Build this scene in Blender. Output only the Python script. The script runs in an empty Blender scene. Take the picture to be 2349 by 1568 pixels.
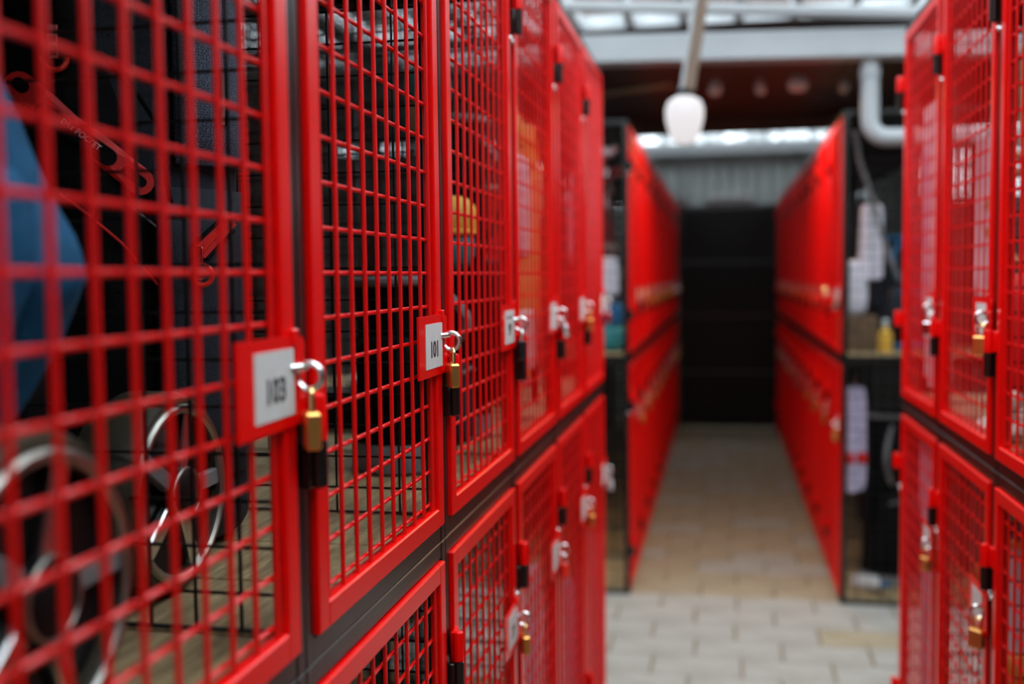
import bpy, math, random
from mathutils import Vector, Matrix, Euler
random.seed(7)
S = bpy.context.scene
COL = S.collection
PI = math.pi
CAMZ = 1.477            # eye height above the paving

# ---------------------------------------------------------------- camera
def make_camera():
    yaw, pitch, roll, fpx = 0.194903, -0.061449, -0.012039, 2437.1
    cy, sy = math.cos(yaw), math.sin(yaw)
    f = Vector((-sy*math.cos(pitch), cy*math.cos(pitch), math.sin(pitch)))
    r = Vector((cy, sy, 0)); u = r.cross(f)
    r2 = r*math.cos(roll) + u*math.sin(roll)
    u2 = -r*math.sin(roll) + u*math.cos(roll)
    cam = bpy.data.cameras.new('camera')
    o = bpy.data.objects.new('camera', cam); COL.objects.link(o)
    m = Matrix((r2, u2, -f)).transposed().to_4x4()
    m.translation = Vector((0, 0, CAMZ)); o.matrix_world = m
    cam.sensor_width = 36; cam.lens = fpx/2349*36
    cam.clip_start = 0.02; cam.clip_end = 200
    cam.dof.use_dof = True; cam.dof.focus_distance = 1.40
    cam.dof.aperture_fstop = 1.95; cam.dof.aperture_blades = 9
    S.camera = o
make_camera()

# ---------------------------------------------------------------- world, exposure
SKY = 9.0
def make_world():
    w = bpy.data.worlds.new('sky'); S.world = w; w.use_nodes = True
    nt = w.node_tree; nt.nodes.clear()
    o = nt.nodes.new('ShaderNodeOutputWorld'); b = nt.nodes.new('ShaderNodeBackground')
    b.inputs[0].default_value = (0.91, 0.965, 1.0, 1); b.inputs[1].default_value = SKY
    nt.links.new(b.outputs[0], o.inputs[0])
make_world()
def portal(name, loc, rot, sx, sy):
    l = bpy.data.lights.new(name, 'AREA'); l.shape = 'RECTANGLE'; l.size = sx; l.size_y = sy
    l.cycles.is_portal = True
    o = bpy.data.objects.new(name, l); o.location = loc; o.rotation_euler = rot; COL.objects.link(o)
portal('skylight_portal', (0.1, 3.05, 3.10), (0, 0, 0), 3.2, 7.1)
portal('bay_portal', (-2.72, 4.95, 3.10), (0, 0, 0), 2.4, 3.3)
portal('bay_portal', (2.82, 4.95, 3.10), (0, 0, 0), 2.2, 3.3)
portal('added_skylight_portal', (0.0, 10.75, 3.62), (0, 0, 0), 5.0, 0.7)
portal('clerestory_portal', (0.0, 11.40, 2.95), (-PI/2, 0, 0), 8.6, 0.26)
portal('far_window_portal', (-1.35, 11.40, 2.46), (-PI/2, 0, 0), 1.22, 0.5)
portal('far_window_portal', (3.1, 11.40, 2.46), (-PI/2, 0, 0), 2.3, 0.5)
portal('far_window_portal', (1.25, 11.40, 2.46), (-PI/2, 0, 0), .6, 0.5)
portal('added_window_portal', (4.64, 4.1, 2.35), (0, PI/2, 0), 1.0, 1.3)
portal('added_window_portal', (-4.64, 4.1, 2.35), (0, -PI/2, 0), 1.0, 1.3)
vs = S.view_settings
vs.view_transform = 'Standard'; vs.look = 'None'; vs.gamma = 1; vs.use_curve_mapping = False
vs.exposure = 0.0
S.cycles.use_denoising = True
S.cycles.sample_clamp_indirect = 6.0

# ---------------------------------------------------------------- materials
MATS = {}
def mat(name, col, rough=.5, metal=0., spec=.5, noise=None, bump=None, emit=None, coat=0.):
    """noise=(scale, second colour, stretch xyz, lo, hi); bump=(scale, strength)"""
    m = bpy.data.materials.new(name); m.use_nodes = True
    nt = m.node_tree; b = nt.nodes['Principled BSDF']
    b.inputs['Base Color'].default_value = (*col, 1)
    b.inputs['Roughness'].default_value = rough
    b.inputs['Metallic'].default_value = metal
    b.inputs['Specular IOR Level'].default_value = spec
    if coat:
        b.inputs['Coat Weight'].default_value = coat; b.inputs['Coat Roughness'].default_value = .12
    if emit:
        b.inputs['Emission Color'].default_value = (*emit[0], 1); b.inputs['Emission Strength'].default_value = emit[1]
    if noise or bump:
        tc = nt.nodes.new('ShaderNodeTexCoord')
    if noise:
        mp = nt.nodes.new('ShaderNodeMapping'); mp.inputs['Scale'].default_value = noise[2] if len(noise) > 2 else (1, 1, 1)
        n = nt.nodes.new('ShaderNodeTexNoise'); n.inputs['Scale'].default_value = noise[0]; n.inputs['Detail'].default_value = 6
        r = nt.nodes.new('ShaderNodeValToRGB')
        r.color_ramp.elements[0].position = noise[3] if len(noise) > 3 else .35
        r.color_ramp.elements[1].position = noise[4] if len(noise) > 4 else .65
        r.color_ramp.elements[0].color = (*col, 1); r.color_ramp.elements[1].color = (*noise[1], 1)
        nt.links.new(tc.outputs['Object'], mp.inputs[0]); nt.links.new(mp.outputs[0], n.inputs['Vector'])
        nt.links.new(n.outputs['Fac'], r.inputs[0]); nt.links.new(r.outputs[0], b.inputs['Base Color'])
    if bump:
        n2 = nt.nodes.new('ShaderNodeTexNoise'); n2.inputs['Scale'].default_value = bump[0]; n2.inputs['Detail'].default_value = 5
        bp = nt.nodes.new('ShaderNodeBump'); bp.inputs['Strength'].default_value = bump[1]; bp.inputs['Distance'].default_value = .004
        nt.links.new(tc.outputs['Object'], n2.inputs['Vector']); nt.links.new(n2.outputs['Fac'], bp.inputs['Height'])
        nt.links.new(bp.outputs[0], b.inputs['Normal'])
    MATS[name] = m
    return m
RED = mat('red_powder_coat', (.86, .0010, .0006), .28, spec=.40, bump=(900, .03))
REDW = mat('red_wire_coat', (.80, .0010, .0006), .33, spec=.7)
BLACK = mat('black_powder_coat', (.008, .0068, .006), .24, spec=.6)
BLACKW = mat('black_wire_coat', (.005, .0045, .004), .5, spec=.3)
WOOD = mat('rough_board', (.44, .32, .16), .75, noise=(9, (.22, .15, .07), (1.2, 9, 1)), bump=(60, .5))
STEEL = mat('zinc_steel', (.75, .74, .72), .22, 1.)
BRASS = mat('brass', (.88, .46, .13), .38, 1.)
BRASSL = mat('polished_brass', (.86, .62, .28), .2, 1.)
CARD = mat('paper_card', (.62, .60, .57), .6, noise=(80, (.58, .56, .53)))
INK = mat('black_ink', (.012, .012, .014), .6)
CONC = mat('paver_concrete', (.36, .335, .295), .7, noise=(7, (.30, .275, .235)), bump=(120, .25))
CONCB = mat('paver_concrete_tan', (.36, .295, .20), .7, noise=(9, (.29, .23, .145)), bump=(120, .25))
JOINT = mat('joint_sand', (.20, .145, .085), .9, noise=(30, (.13, .10, .06)))
WHITEP = mat('white_paint', (.40, .415, .42), .5, noise=(3, (.34, .35, .355)))
GREYP = mat('grey_paint', (.42, .44, .42), .55, noise=(2, (.34, .35, .33), (1, 1, 3)))
PLASTER = mat('plaster', (.20, .18, .16), .8, noise=(2, (.14, .13, .12)))
DARKWOOD = mat('dark_timber', (.075, .034, .020), .65, noise=(4, (.040, .019, .011), (1, 8, 8)))
TIMBER = mat('brown_timber', (.20, .13, .085), .6, noise=(10, (.13, .085, .055), (8, 8, 1)))
BATTEN = mat('pale_batten', (.36, .26, .14), .6, noise=(10, (.28, .20, .10), (1, 8, 8)))
BLACKP = mat('black_plastic', (.004, .004, .0045), .45, spec=.25)
RUBBER = mat('tyre_rubber', (.055, .044, .024), .5, noise=(40, (.035, .028, .016)))
NAVY = mat('navy_nylon', (.006, .010, .017), .55, spec=.3, noise=(500, (.016, .025, .040)), bump=(700, .5))
INKN = mat('black_nylon', (.002, .0023, .003), .65, spec=.12, bump=(600, .4))
BLUEC = mat('blue_cloth', (.001, .105, .24), .7, bump=(400, .3))
TEAL = mat('teal_cloth', (.02, .20, .20), .6, bump=(300, .3))
YELLOW = mat('yellow_cloth', (.75, .42, .05), .6, bump=(300, .3))
ORANGE = mat('orange_cloth', (.80, .28, .03), .55, noise=(14, (.70, .36, .12)))
WHITEC = mat('white_cloth', (.74, .72, .76), .6, noise=(16, (.60, .58, .64)))
LILAC = mat('lilac_cloth', (.66, .60, .76), .6, noise=(20, (.50, .45, .60)))
TAN = mat('tan_cloth', (.55, .36, .20), .65, noise=(20, (.42, .27, .14)))
REDC = mat('red_cloth', (.72, .008, .008), .5, bump=(500, .3))
REDR = mat('red_rubber', (.80, .025, .012), .35)
GREYC = mat('grey_cloth', (.22, .21, .21), .7, noise=(20, (.13, .125, .125)))
BROWNC = mat('brown_leather', (.16, .095, .045), .5, noise=(20, (.10, .06, .03)))
CHROME = mat('chrome', (.85, .85, .86), .10, 1.)
RIM = mat('brushed_alloy', (.42, .40, .35), .38, 1.)
BALL = mat('golf_ball_white', (.80, .76, .66), .35, bump=(220, .6))
CARDB = mat('pale_plastic', (.62, .64, .62), .4)
LAMPE = mat('lamp_glow', (.1, .1, .1), .4, emit=((.76, .72, .73), 1.0))

def mesh_hex():
    m = bpy.data.materials.new('hex_mesh_nylon'); m.use_nodes = True
    nt = m.node_tree; b = nt.nodes['Principled BSDF']; b.inputs['Roughness'].default_value = .5
    tc = nt.nodes.new('ShaderNodeTexCoord'); v = nt.nodes.new('ShaderNodeTexVoronoi'); v.feature = 'DISTANCE_TO_EDGE'
    v.inputs['Scale'].default_value = 300; v.inputs['Randomness'].default_value = .65
    r = nt.nodes.new('ShaderNodeValToRGB'); r.color_ramp.elements[0].position = .06; r.color_ramp.elements[1].position = .12
    r.color_ramp.elements[0].color = (.10, .15, .22, 1); r.color_ramp.elements[1].color = (.016, .026, .045, 1)
    nt.links.new(tc.outputs['Object'], v.inputs['Vector']); nt.links.new(v.outputs['Distance'], r.inputs[0])
    nt.links.new(r.outputs[0], b.inputs['Base Color'])
    return m
HEX = mesh_hex()
def glass_mat(nm='rain_marked_glass', lo=.03, hi=.40):
    m = bpy.data.materials.new(nm); m.use_nodes = True
    nt = m.node_tree; nt.nodes.clear()
    o = nt.nodes.new('ShaderNodeOutputMaterial'); mix = nt.nodes.new('ShaderNodeMixShader')
    t = nt.nodes.new('ShaderNodeBsdfTransparent'); d = nt.nodes.new('ShaderNodeBsdfPrincipled')
    d.inputs['Base Color'].default_value = (.35, .36, .34, 1); d.inputs['Roughness'].default_value = .2
    t.inputs[0].default_value = (.93, .97, 1, 1)
    tc = nt.nodes.new('ShaderNodeTexCoord'); n = nt.nodes.new('ShaderNodeTexNoise'); n.inputs['Scale'].default_value = 5; n.inputs['Detail'].default_value = 5
    r = nt.nodes.new('ShaderNodeMapRange'); r.inputs[1].default_value = .35; r.inputs[2].default_value = .75; r.inputs[3].default_value = lo; r.inputs[4].default_value = hi
    nt.links.new(tc.outputs['Object'], n.inputs['Vector']); nt.links.new(n.outputs['Fac'], r.inputs[0]); nt.links.new(r.outputs[0], mix.inputs[0])
    nt.links.new(t.outputs[0], mix.inputs[1]); nt.links.new(d.outputs[0], mix.inputs[2]); nt.links.new(mix.outputs[0], o.inputs[0])
    return m
GLASS = glass_mat()
GLASS2 = glass_mat('grimy_glass', .35, .90)

# ---------------------------------------------------------------- mesh helpers
class MB:
    def __init__(s): s.v = []; s.f = []
    def box(s, x0, x1, y0, y1, z0, z1, M=None):
        b = len(s.v)
        P = [Vector(p) for p in ((x0,y0,z0),(x1,y0,z0),(x1,y1,z0),(x0,y1,z0),(x0,y0,z1),(x1,y0,z1),(x1,y1,z1),(x0,y1,z1))]
        if M: P = [M @ p for p in P]
        s.v += [tuple(p) for p in P]
        s.f += [tuple(b+i for i in q) for q in ((0,3,2,1),(4,5,6,7),(0,1,5,4),(1,2,6,5),(2,3,7,6),(3,0,4,7))]
        return s
    def bbox(s, x0, x1, y0, y1, z0, z1, c=.002, M=None):
        """box with chamfered edges"""
        cx, cy, cz = (x0+x1)/2, (y0+y1)/2, (z0+z1)/2
        hx, hy, hz = (x1-x0)/2, (y1-y0)/2, (z1-z0)/2
        c = min(c, hx*.45, hy*.45, hz*.45)
        b = len(s.v); idx = {}
        for sx in (-1, 1):
            for sy in (-1, 1):
                for sz in (-1, 1):
                    for ax in range(3):
                        p = [sx*(hx-c), sy*(hy-c), sz*(hz-c)]
                        p[ax] = (sx*hx, sy*hy, sz*hz)[ax]
                        q = Vector((cx+p[0], cy+p[1], cz+p[2]))
                        if M: q = M @ q
                        idx[(sx, sy, sz, ax)] = len(s.v); s.v.append(tuple(q))
        I = idx
        for ax in range(3):
            o1, o2 = [(1,2),(2,0),(0,1)][ax]
            for sg in (-1, 1):
                def key(a_, b_):
                    t = [0,0,0]; t[ax] = sg; t[o1] = a_; t[o2] = b_; return I[(t[0], t[1], t[2], ax)]
                q = [key(-1,-1), key(1,-1), key(1,1), key(-1,1)]
                s.f.append(tuple(q if sg > 0 else q[::-1]))
        for e in range(3):
            o1, o2 = [(1,2),(2,0),(0,1)][e]
            for s1 in (-1, 1):
                for s2 in (-1, 1):
                    def k2(se, ax):
                        t = [0,0,0]; t[e] = se; t[o1] = s1; t[o2] = s2; return I[(t[0], t[1], t[2], ax)]
                    q = [k2(-1, o1), k2(1, o1), k2(1, o2), k2(-1, o2)]
                    s.f.append(tuple(q if s1*s2 < 0 else q[::-1]))
        for sx in (-1, 1):
            for sy in (-1, 1):
                for sz in (-1, 1):
                    q = (I[(sx,sy,sz,0)], I[(sx,sy,sz,1)], I[(sx,sy,sz,2)])
                    s.f.append(q if sx*sy*sz > 0 else q[::-1])
        return s
    def tube(s, pts, r, n=8, cap=True, closed=False):
        pts = [Vector(p) for p in pts]; N = len(pts); b0 = len(s.v)
        rs = r if isinstance(r, (list, tuple)) else [r]*N
        prev = None
        for i, p in enumerate(pts):
            if closed: d = pts[(i+1) % N] - pts[i-1]
            else: d = pts[min(i+1, N-1)] - pts[max(i-1, 0)]
            d.normalize()
            if prev is None:
                ref = Vector((0,0,1)) if abs(d.z) < .9 else Vector((1,0,0))
                a = d.cross(ref).normalized()
            else:
                a = (prev - d*prev.dot(d)).normalized()
            prev = a; c = d.cross(a)
            for k in range(n):
                t = 2*PI*(k+.5)/n
                s.v.append(tuple(p + (a*math.cos(t) + c*math.sin(t))*rs[i]))
        R = N if closed else N-1
        for i in range(R):
            for k in range(n):
                i2 = (i+1) % N
                s.f.append((b0+i*n+k, b0+i*n+(k+1) % n, b0+i2*n+(k+1) % n, b0+i2*n+k))
        if cap and not closed:
            s.f.append(tuple(b0+k for k in range(n))[::-1]); s.f.append(tuple(b0+(N-1)*n+k for k in range(n)))
        return s
    def lathe(s, prof, n=20, M=None, sx=1., sy=1.):
        b0 = len(s.v)
        for (r, z) in prof:
            for k in range(n):
                t = 2*PI*k/n; p = Vector((r*math.cos(t)*sx, r*math.sin(t)*sy, z))
                if M: p = M @ p
                s.v.append(tuple(p))
        for i in range(len(prof)-1):
            for k in range(n):
                s.f.append((b0+i*n+k, b0+i*n+(k+1) % n, b0+(i+1)*n+(k+1) % n, b0+(i+1)*n+k))
        s.f.append(tuple(b0+k for k in range(n))[::-1]); s.f.append(tuple(b0+(len(prof)-1)*n+k for k in range(n)))
        return s
    def sup(s, c, h, e1=.5, e2=.5, nu=20, nv=12, M=None, fn=None):
        """superellipsoid; fn may displace a point"""
        b0 = len(s.v)
        def pw(x, e): return math.copysign(abs(x)**e, x)
        for j in range(nv+1):
            ph = -PI/2 + PI*j/nv
            for i in range(nu):
                th = 2*PI*i/nu
                p = Vector((h[0]*pw(math.cos(ph), e1)*pw(math.cos(th), e2), h[1]*pw(math.cos(ph), e1)*pw(math.sin(th), e2), h[2]*pw(math.sin(ph), e1)))
                if fn: p = fn(p)
                if M: p = M @ p
                s.v.append(tuple(p + Vector(c)))
        for j in range(nv):
            for i in range(nu):
                s.f.append((b0+j*nu+i, b0+j*nu+(i+1) % nu, b0+(j+1)*nu+(i+1) % nu, b0+(j+1)*nu+i))
        return s
    def prism(s, poly, y0, y1, M=None):
        """outline in x,z extruded along y"""
        b0 = len(s.v); n = len(poly)
        for y in (y0, y1):
            for (x, z) in poly:
                p = Vector((x, y, z)); p = M @ p if M else p; s.v.append(tuple(p))
        s.f.append(tuple(range(b0, b0+n))); s.f.append(tuple(range(b0+2*n-1, b0+n-1, -1)))
        for i in range(n): s.f.append((b0+i, b0+n+i, b0+n+(i+1) % n, b0+(i+1) % n))
        return s
    def mesh(s, name, smooth=False):
        m = bpy.data.meshes.new(name); m.from_pydata(s.v, [], s.f); m.validate()
        import bmesh
        bm = bmesh.new(); bm.from_mesh(m)
        bmesh.ops.remove_doubles(bm, verts=bm.verts, dist=1e-6)
        bmesh.ops.recalc_face_normals(bm, faces=bm.faces); bm.to_mesh(m); bm.free()
        if smooth:
            for p in m.polygons: p.use_smooth = True
            try: m.set_sharp_from_angle(angle=math.radians(40))
            except Exception: pass
        return m
    def build(s, name, m, parent=None, smooth=False, loc=None):
        me = s.mesh(name, smooth); me.materials.append(m)
        return link(name, me, parent, loc)
def link(name, me, parent=None, loc=None, rot=None):
    o = bpy.data.objects.new(name, me); COL.objects.link(o)
    if parent is not None: o.parent = parent
    if loc is not None: o.location = loc
    if rot is not None: o.rotation_euler = rot
    return o
def thing(name, label, cat, loc=(0,0,0), rot=(0,0,0), group=None):
    o = bpy.data.objects.new(name, None); COL.objects.link(o); o.empty_display_size = .05
    o.location = loc; o.rotation_euler = rot if isinstance(rot, tuple) else (0, 0, rot)
    return tag(o, label, cat, group)
def tag(o, label, cat, group=None):
    o['label'] = label; o['category'] = cat
    if group: o['group'] = group
    return o
def struct(o): o['kind'] = 'structure'; return o
def stuff(o): o['kind'] = 'stuff'; return o
def circ(c, r, n, ax='y', t0=0, t1=2*PI, ends=False):
    out = []
    for i in range(n + (1 if ends else 0)):
        t = t0 + (t1-t0)*i/n; a, b = r*math.cos(t), r*math.sin(t)
        out.append((c[0]+a, c[1], c[2]+b) if ax == 'y' else (c[0], c[1]+a, c[2]+b) if ax == 'x' else (c[0]+a, c[1]+b, c[2]))
    return out
def text_mesh(txt, size, sx=1., ext=.0003, bold=0.):
    cu = bpy.data.curves.new('text', 'FONT'); cu.body = txt; cu.size = size; cu.align_x = 'CENTER'; cu.align_y = 'CENTER'
    cu.extrude = ext; cu.offset = bold; cu.resolution_u = 3
    o = bpy.data.objects.new('text', cu); COL.objects.link(o)
    dg = bpy.context.evaluated_depsgraph_get(); dg.update()
    me = bpy.data.meshes.new_from_object(o.evaluated_get(dg))
    bpy.data.objects.remove(o); bpy.data.curves.remove(cu)
    me.transform(Matrix.Scale(sx, 4, (1, 0, 0)))
    return me

# ================================================================ the building
# ---- floor: a bedding slab with single pavers on it
floor = struct(MB().box(-4.5, 4.5, -2.5, 11.3, -.12, -.004).build('floor', JOINT))
PW, PD = .335, .20
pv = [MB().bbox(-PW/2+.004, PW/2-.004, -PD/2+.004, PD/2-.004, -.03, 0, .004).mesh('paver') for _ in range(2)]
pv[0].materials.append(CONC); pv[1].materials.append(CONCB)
for j in range(-2, 41):
    y = 2.6 + j*PD
    wide = y < 4.95
    off = (j % 2)*PW/2 + random.uniform(-.02, .02)
    i0, i1 = (-4, 4) if wide else (-2, 2)
    for i in range(i0, i1+1):
        x = .06 + i*PW + off
        if not wide and (x < -.58 or x > .72): continue
        if y < 2.95 and (x < -.58 or x > .72): continue
        o = link('paver', pv[random.random() < (.05 if wide else .72)], floor, (x, y, random.uniform(-.0015, .0015)))  # more tan past the crossing: own paver tone plus its warm light painted in
        o.rotation_euler = (random.uniform(-.004, .004), random.uniform(-.004, .004), random.uniform(-.006, .006))
# ---- walls
CY0, CY1, CZ0, CZ1 = 3.45, 4.75, 1.85, 2.85
for nm, x0, x1, wn, xs_ in (('wall_left', -4.65, -4.5, 'added_window_5', -4.58), ('wall_right', 4.5, 4.65, 'added_window_6', 4.58)):  # both windows out of view, added for the sheen on posts and doors
    b = MB().box(x0, x1, -2.5, CY0, -.1, 3.7).box(x0, x1, CY1, 11.3, -.1, 3.7).box(x0, x1, CY0, CY1, -.1, CZ0).box(x0, x1, CY0, CY1, CZ1, 3.7)
    struct(b.build(nm, PLASTER))
    b = MB()
    for y in (CY0+.02, (CY0+CY1)/2, CY1-.02): b.box(xs_-.03, xs_+.03, y-.02, y+.02, CZ0, CZ1)
    for z in (CZ0+.02, CZ1-.02): b.box(xs_-.03, xs_+.03, CY0, CY1, z-.02, z+.02)
    w = struct(b.build(wn, WHITEP))
    for j in range(2):
        for k in range(1): MB().box(xs_-.004, xs_+.004, CY0+.04+j*.63, CY0+.63+j*.63, CZ0+.04, CZ1-.04).build('pane', GLASS, w)
struct(MB().box(-4.5, 4.5, -2.65, -2.5, -.1, 3.7).build('wall_back', PLASTER))
# far wall: solid base, ribbed sheet, white beam, row of panes
wf = MB().box(-4.5, 4.5, 11.3, 11.42, -.1, 2.20).box(-4.5, 4.5, 11.3, 11.42, 3.08, 3.75)
wf.box(-.75, .97, 11.3, 11.42, 2.20, 2.78).box(-4.23, -1.95, 11.3, 11.42, 2.20, 2.78).box(1.53, 1.95, 11.3, 11.42, 2.20, 2.78)
for xa, xb in ((-4.5, -4.23), (4.25, 4.5)): wf.box(xa, xb, 11.3, 11.42, 2.20, 3.08)
wfo = struct(wf.build('wall_far', GREYP))
for i in range(12):
    x = -.70 + i*.135
    MB().bbox(x, x+.118, 11.255, 11.30, 1.9, 2.70, .02).build('ribbed_sheet', GREYP, wfo)
MB().bbox(-4.4, 4.4, 11.16, 11.30, 2.70, 2.82, .008).build('rail', WHITEP, wfo)
def glazed(name, xs, zs, y):
    """window grid in the far wall"""
    b = MB()
    for x in xs: b.box(x-.018, x+.018, y-.02, y+.03, zs[0], zs[-1])
    for z in zs: b.box(xs[0], xs[-1], y-.02, y+.03, z-.014, z+.014)
    w = struct(b.build(name, WHITEP))
    for i in range(len(xs)-1):
        for j in range(len(zs)-1):
            MB().box(xs[i]+.016, xs[i+1]-.016, y-.004, y+.004, zs[j]+.012, zs[j+1]-.012).build('pane', GLASS2, w)
    return w
glazed('window_2', [-4.2+.3*i for i in range(29)], [2.83, 3.07], 11.335)
glazed('window_3', [-1.95, -1.65, -1.35, -1.05, -.75], [2.22, 2.70], 11.335)
glazed('added_window_10', [1.95+.38*i for i in range(7)], [2.22, 2.70], 11.335)  # hidden window, added for its reflection in the near posts
glazed('window_4', [.97, 1.25, 1.53], [2.22, 2.70], 11.335)
# ---- roof: glazed part over the near rows and the crossing, solid beyond
GZ = 3.03
g = MB()
nx, ny = 10, 6
X0, X1, Y0, Y1 = -1.5, 1.7, -.5, 6.6
dx, dy = (X1-X0)/nx, (Y1-Y0)/ny
for i in range(nx+1): g.box(X0+i*dx-.025, X0+i*dx+.025, Y0, Y1, GZ-.05, GZ+.03)
for j in range(ny+1): g.box(X0, X1, Y0+j*dy-.03, Y0+j*dy+.03, GZ-.055, GZ+.025)
w1 = struct(g.build('window_1', WHITEP))
pm = MB().box(-dx/2+.02, dx/2-.02, -dy/2+.02, dy/2-.02, -.004, .004).mesh('pane'); pm.materials.append(GLASS)
for i in range(nx):
    for j in range(ny): link('pane', pm, w1, (X0+(i+.5)*dx, Y0+(j+.5)*dy, GZ))
c = MB()
for xa, xb, ga, gb in ((-4.5, X0, -3.9, -1.55), (X1, 4.5, 1.75, 3.9)):
    c.box(xa, xb, -2.5, 3.3, GZ-.06, GZ+.06).box(xa, xb, 6.6, 11.3, GZ-.06, GZ+.06)
    c.box(xa, ga, 3.3, 6.6, GZ-.06, GZ+.06).box(gb, xb, 3.3, 6.6, GZ-.06, GZ+.06)
c.box(X0, X1, -2.5, Y0, GZ-.06, GZ+.06)
c.box(X0, X1, Y1, 7.0, GZ-.06, GZ+.06).box(X0, X1, 6.9, 7.0, GZ+.06, 3.55)
c.box(-4.5, 4.5, 7.0, 10.4, 3.5, 3.6).box(-4.5, -2.5, 10.4, 11.3, 3.5, 3.6).box(2.5, 4.5, 10.4, 11.3, 3.5, 3.6).box(-2.5, 2.5, 11.1, 11.3, 3.5, 3.6)
struct(c.build('ceiling', DARKWOOD))
rs = MB()
for x in [-2.5+i*.5 for i in range(11)]: rs.box(x-.02, x+.02, 10.4, 11.1, 3.52, 3.58)
rs.box(-2.5, 2.5, 10.40, 10.44, 3.52, 3.58).box(-2.5, 2.5, 11.06, 11.1, 3.52, 3.58)
w7 = struct(rs.build('added_window_7', WHITEP))  # unseen roof strip, added to light the ribbed far wall
for i in range(10): MB().box(-2.48+i*.5, -2.02+i*.5, 10.43, 11.07, 3.546, 3.554).build('pane', GLASS, w7)
# glazed bays of the roof to both sides above the crossing
for nm, xa, xb in (('window_8', -3.9, -1.55), ('window_9', 1.75, 3.9)):
    rs = MB(); n_ = 7; st = (xb-xa)/n_
    for i in range(n_+1): rs.box(xa+i*st-.025, xa+i*st+.025, 3.3, 6.6, GZ-.05, GZ+.03)
    for k in range(4): rs.box(xa, xb, 3.3+k*1.1-.03, 3.3+k*1.1+.03, GZ-.055, GZ+.025)
    w8 = struct(rs.build(nm, WHITEP))
    pm8 = MB().box(.02, st-.02, .02, 1.08, -.004, .004).mesh('pane'); pm8.materials.append(GLASS)
    for i in range(n_):
        for k in range(3): link('pane', pm8, w8, (xa+i*st, 3.3+k*1.1, GZ))
# dark deck above the far rows with its boards and joists
dk = struct(MB().box(-4.5, 4.5, 4.84, 6.75, 2.44, 2.50).build('trim_1', DARKWOOD))
for i in range(9):
    MB().bbox(-4.45, 4.45, 4.86+i*.208, 4.86+i*.208+.200, 2.425, 2.44, .004).build('board', DARKWOOD, dk)
MB().bbox(-4.4, 4.4, 6.68, 6.76, 2.34, 2.425, .006).build('joist', DARKWOOD, dk)
# white beam in front of the deck and thinner rail above it
def tilted_bar(name, m, xa, za, xb, zb, y0, y1, h, kind=True):
    L = math.hypot(xb-xa, zb-za); a = math.atan2(zb-za, xb-xa)
    M = Matrix.Translation((xa, 0, za)) @ Matrix.Rotation(-a, 4, 'Y')
    return MB().bbox(0, L, y0, y1, -h/2, h/2, .006, M).build(name, m)
struct(tilted_bar('trim_2', WHITEP, -4.3, CAMZ+.990+.10, 4.3, CAMZ+.957-.10, 4.70, 4.82, .118))
struct(tilted_bar('trim_3', WHITEP, -4.3, CAMZ+1.155+.30, 4.3, CAMZ+1.034-.24, 4.66, 4.72, .042))

# ================================================================ lockers
W, H, D = .54, 1.09, .65
PT = .047
HZ = [.393+PT*k for k in range(-7, 14)]; HZ = [z for z in HZ if .055 < z < 1.035]
VX = [.064 + .0457*k for k in range(10)]
DX0, DX1, DZ0, DZ1 = .024, .516, .027, 1.063
FW = .028
def frame_mesh():
    b = MB(); t = .0215
    for x0 in (.0008, W-t):
        b.bbox(x0, x0+t-.0008, .003, .026, .0005, H-.0005, .0015)
        b.bbox(x0, x0+t-.0008, D-.024, D-.001, .0005, H-.0005, .0015)
        b.bbox(x0+.003, x0+t-.003, .02, D-.02, .001, .020, .001); b.bbox(x0+.003, x0+t-.003, .02, D-.02, H-.020, H-.001, .001)
    for y0 in (.004, D-.022):
        b.bbox(t, W-t, y0, y0+.02, .0005, .025, .0015); b.bbox(t, W-t, y0, y0+.02, H-.025, H-.0005, .0015)
    return b.mesh('frame')
def grid(plane, a0, a1, z0, z1, off, r=.0021, pa=.0467, n=4):
    b = MB(); k = 0
    na = int((a1-a0)/pa); nz = int((z1-z0)/pa)
    for i in range(na+1):
        a = a0 + (a1-a0)*i/na
        p = (lambda a_, z_: (off, a_, z_)) if plane == 'x' else (lambda a_, z_: (a_, off, z_)) if plane == 'y' else None
        b.tube([p(a, z0), p(a, z1)], r, n)
    for j in range(nz+1):
        z = z0 + (z1-z0)*j/nz
        o2 = off + 1.9*r
        p = (lambda a_, z_: (o2, a_, z_)) if plane == 'x' else (lambda a_, z_: (a_, o2, z_))
        b.tube([p(a0, z), p(a1, z)], r, n)
    return b
def door_frame():
    b = MB(); y0, y1 = -.003, .014
    b.bbox(DX0, DX0+FW, y0, y1, DZ0, DZ1, .002); b.bbox(DX1-FW, DX1, y0, y1, DZ0, DZ1, .002)
    b.bbox(DX0+FW-.001, DX1-FW+.001, y0, y1, DZ0, DZ0+FW, .002); b.bbox(DX0+FW-.001, DX1-FW+.001, y0, y1, DZ1-FW, DZ1, .002)
    return b.mesh('door')
WR = .0027
def vwire(): return MB().tube([(0, .0035, DZ0+FW-.006), (0, .0035, DZ1-FW+.006)], WR, 8).mesh('vertical_wire', True)
def hwire(): return MB().tube([(DX0+FW-.006, .0085, 0), (DX1-FW+.006, .0085, 0)], WR, 8).mesh('horizontal_wire', True)
def wire_mesh():
    b = MB()
    for x in VX: b.tube([(x, .0035, DZ0+FW-.006), (x, .0035, DZ1-FW+.006)], WR, 5)
    for z in HZ: b.tube([(DX0+FW-.006, .0085, z), (DX1-FW+.006, .0085, z)], WR, 5)
    return b.mesh('wire_panel', True)
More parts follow.
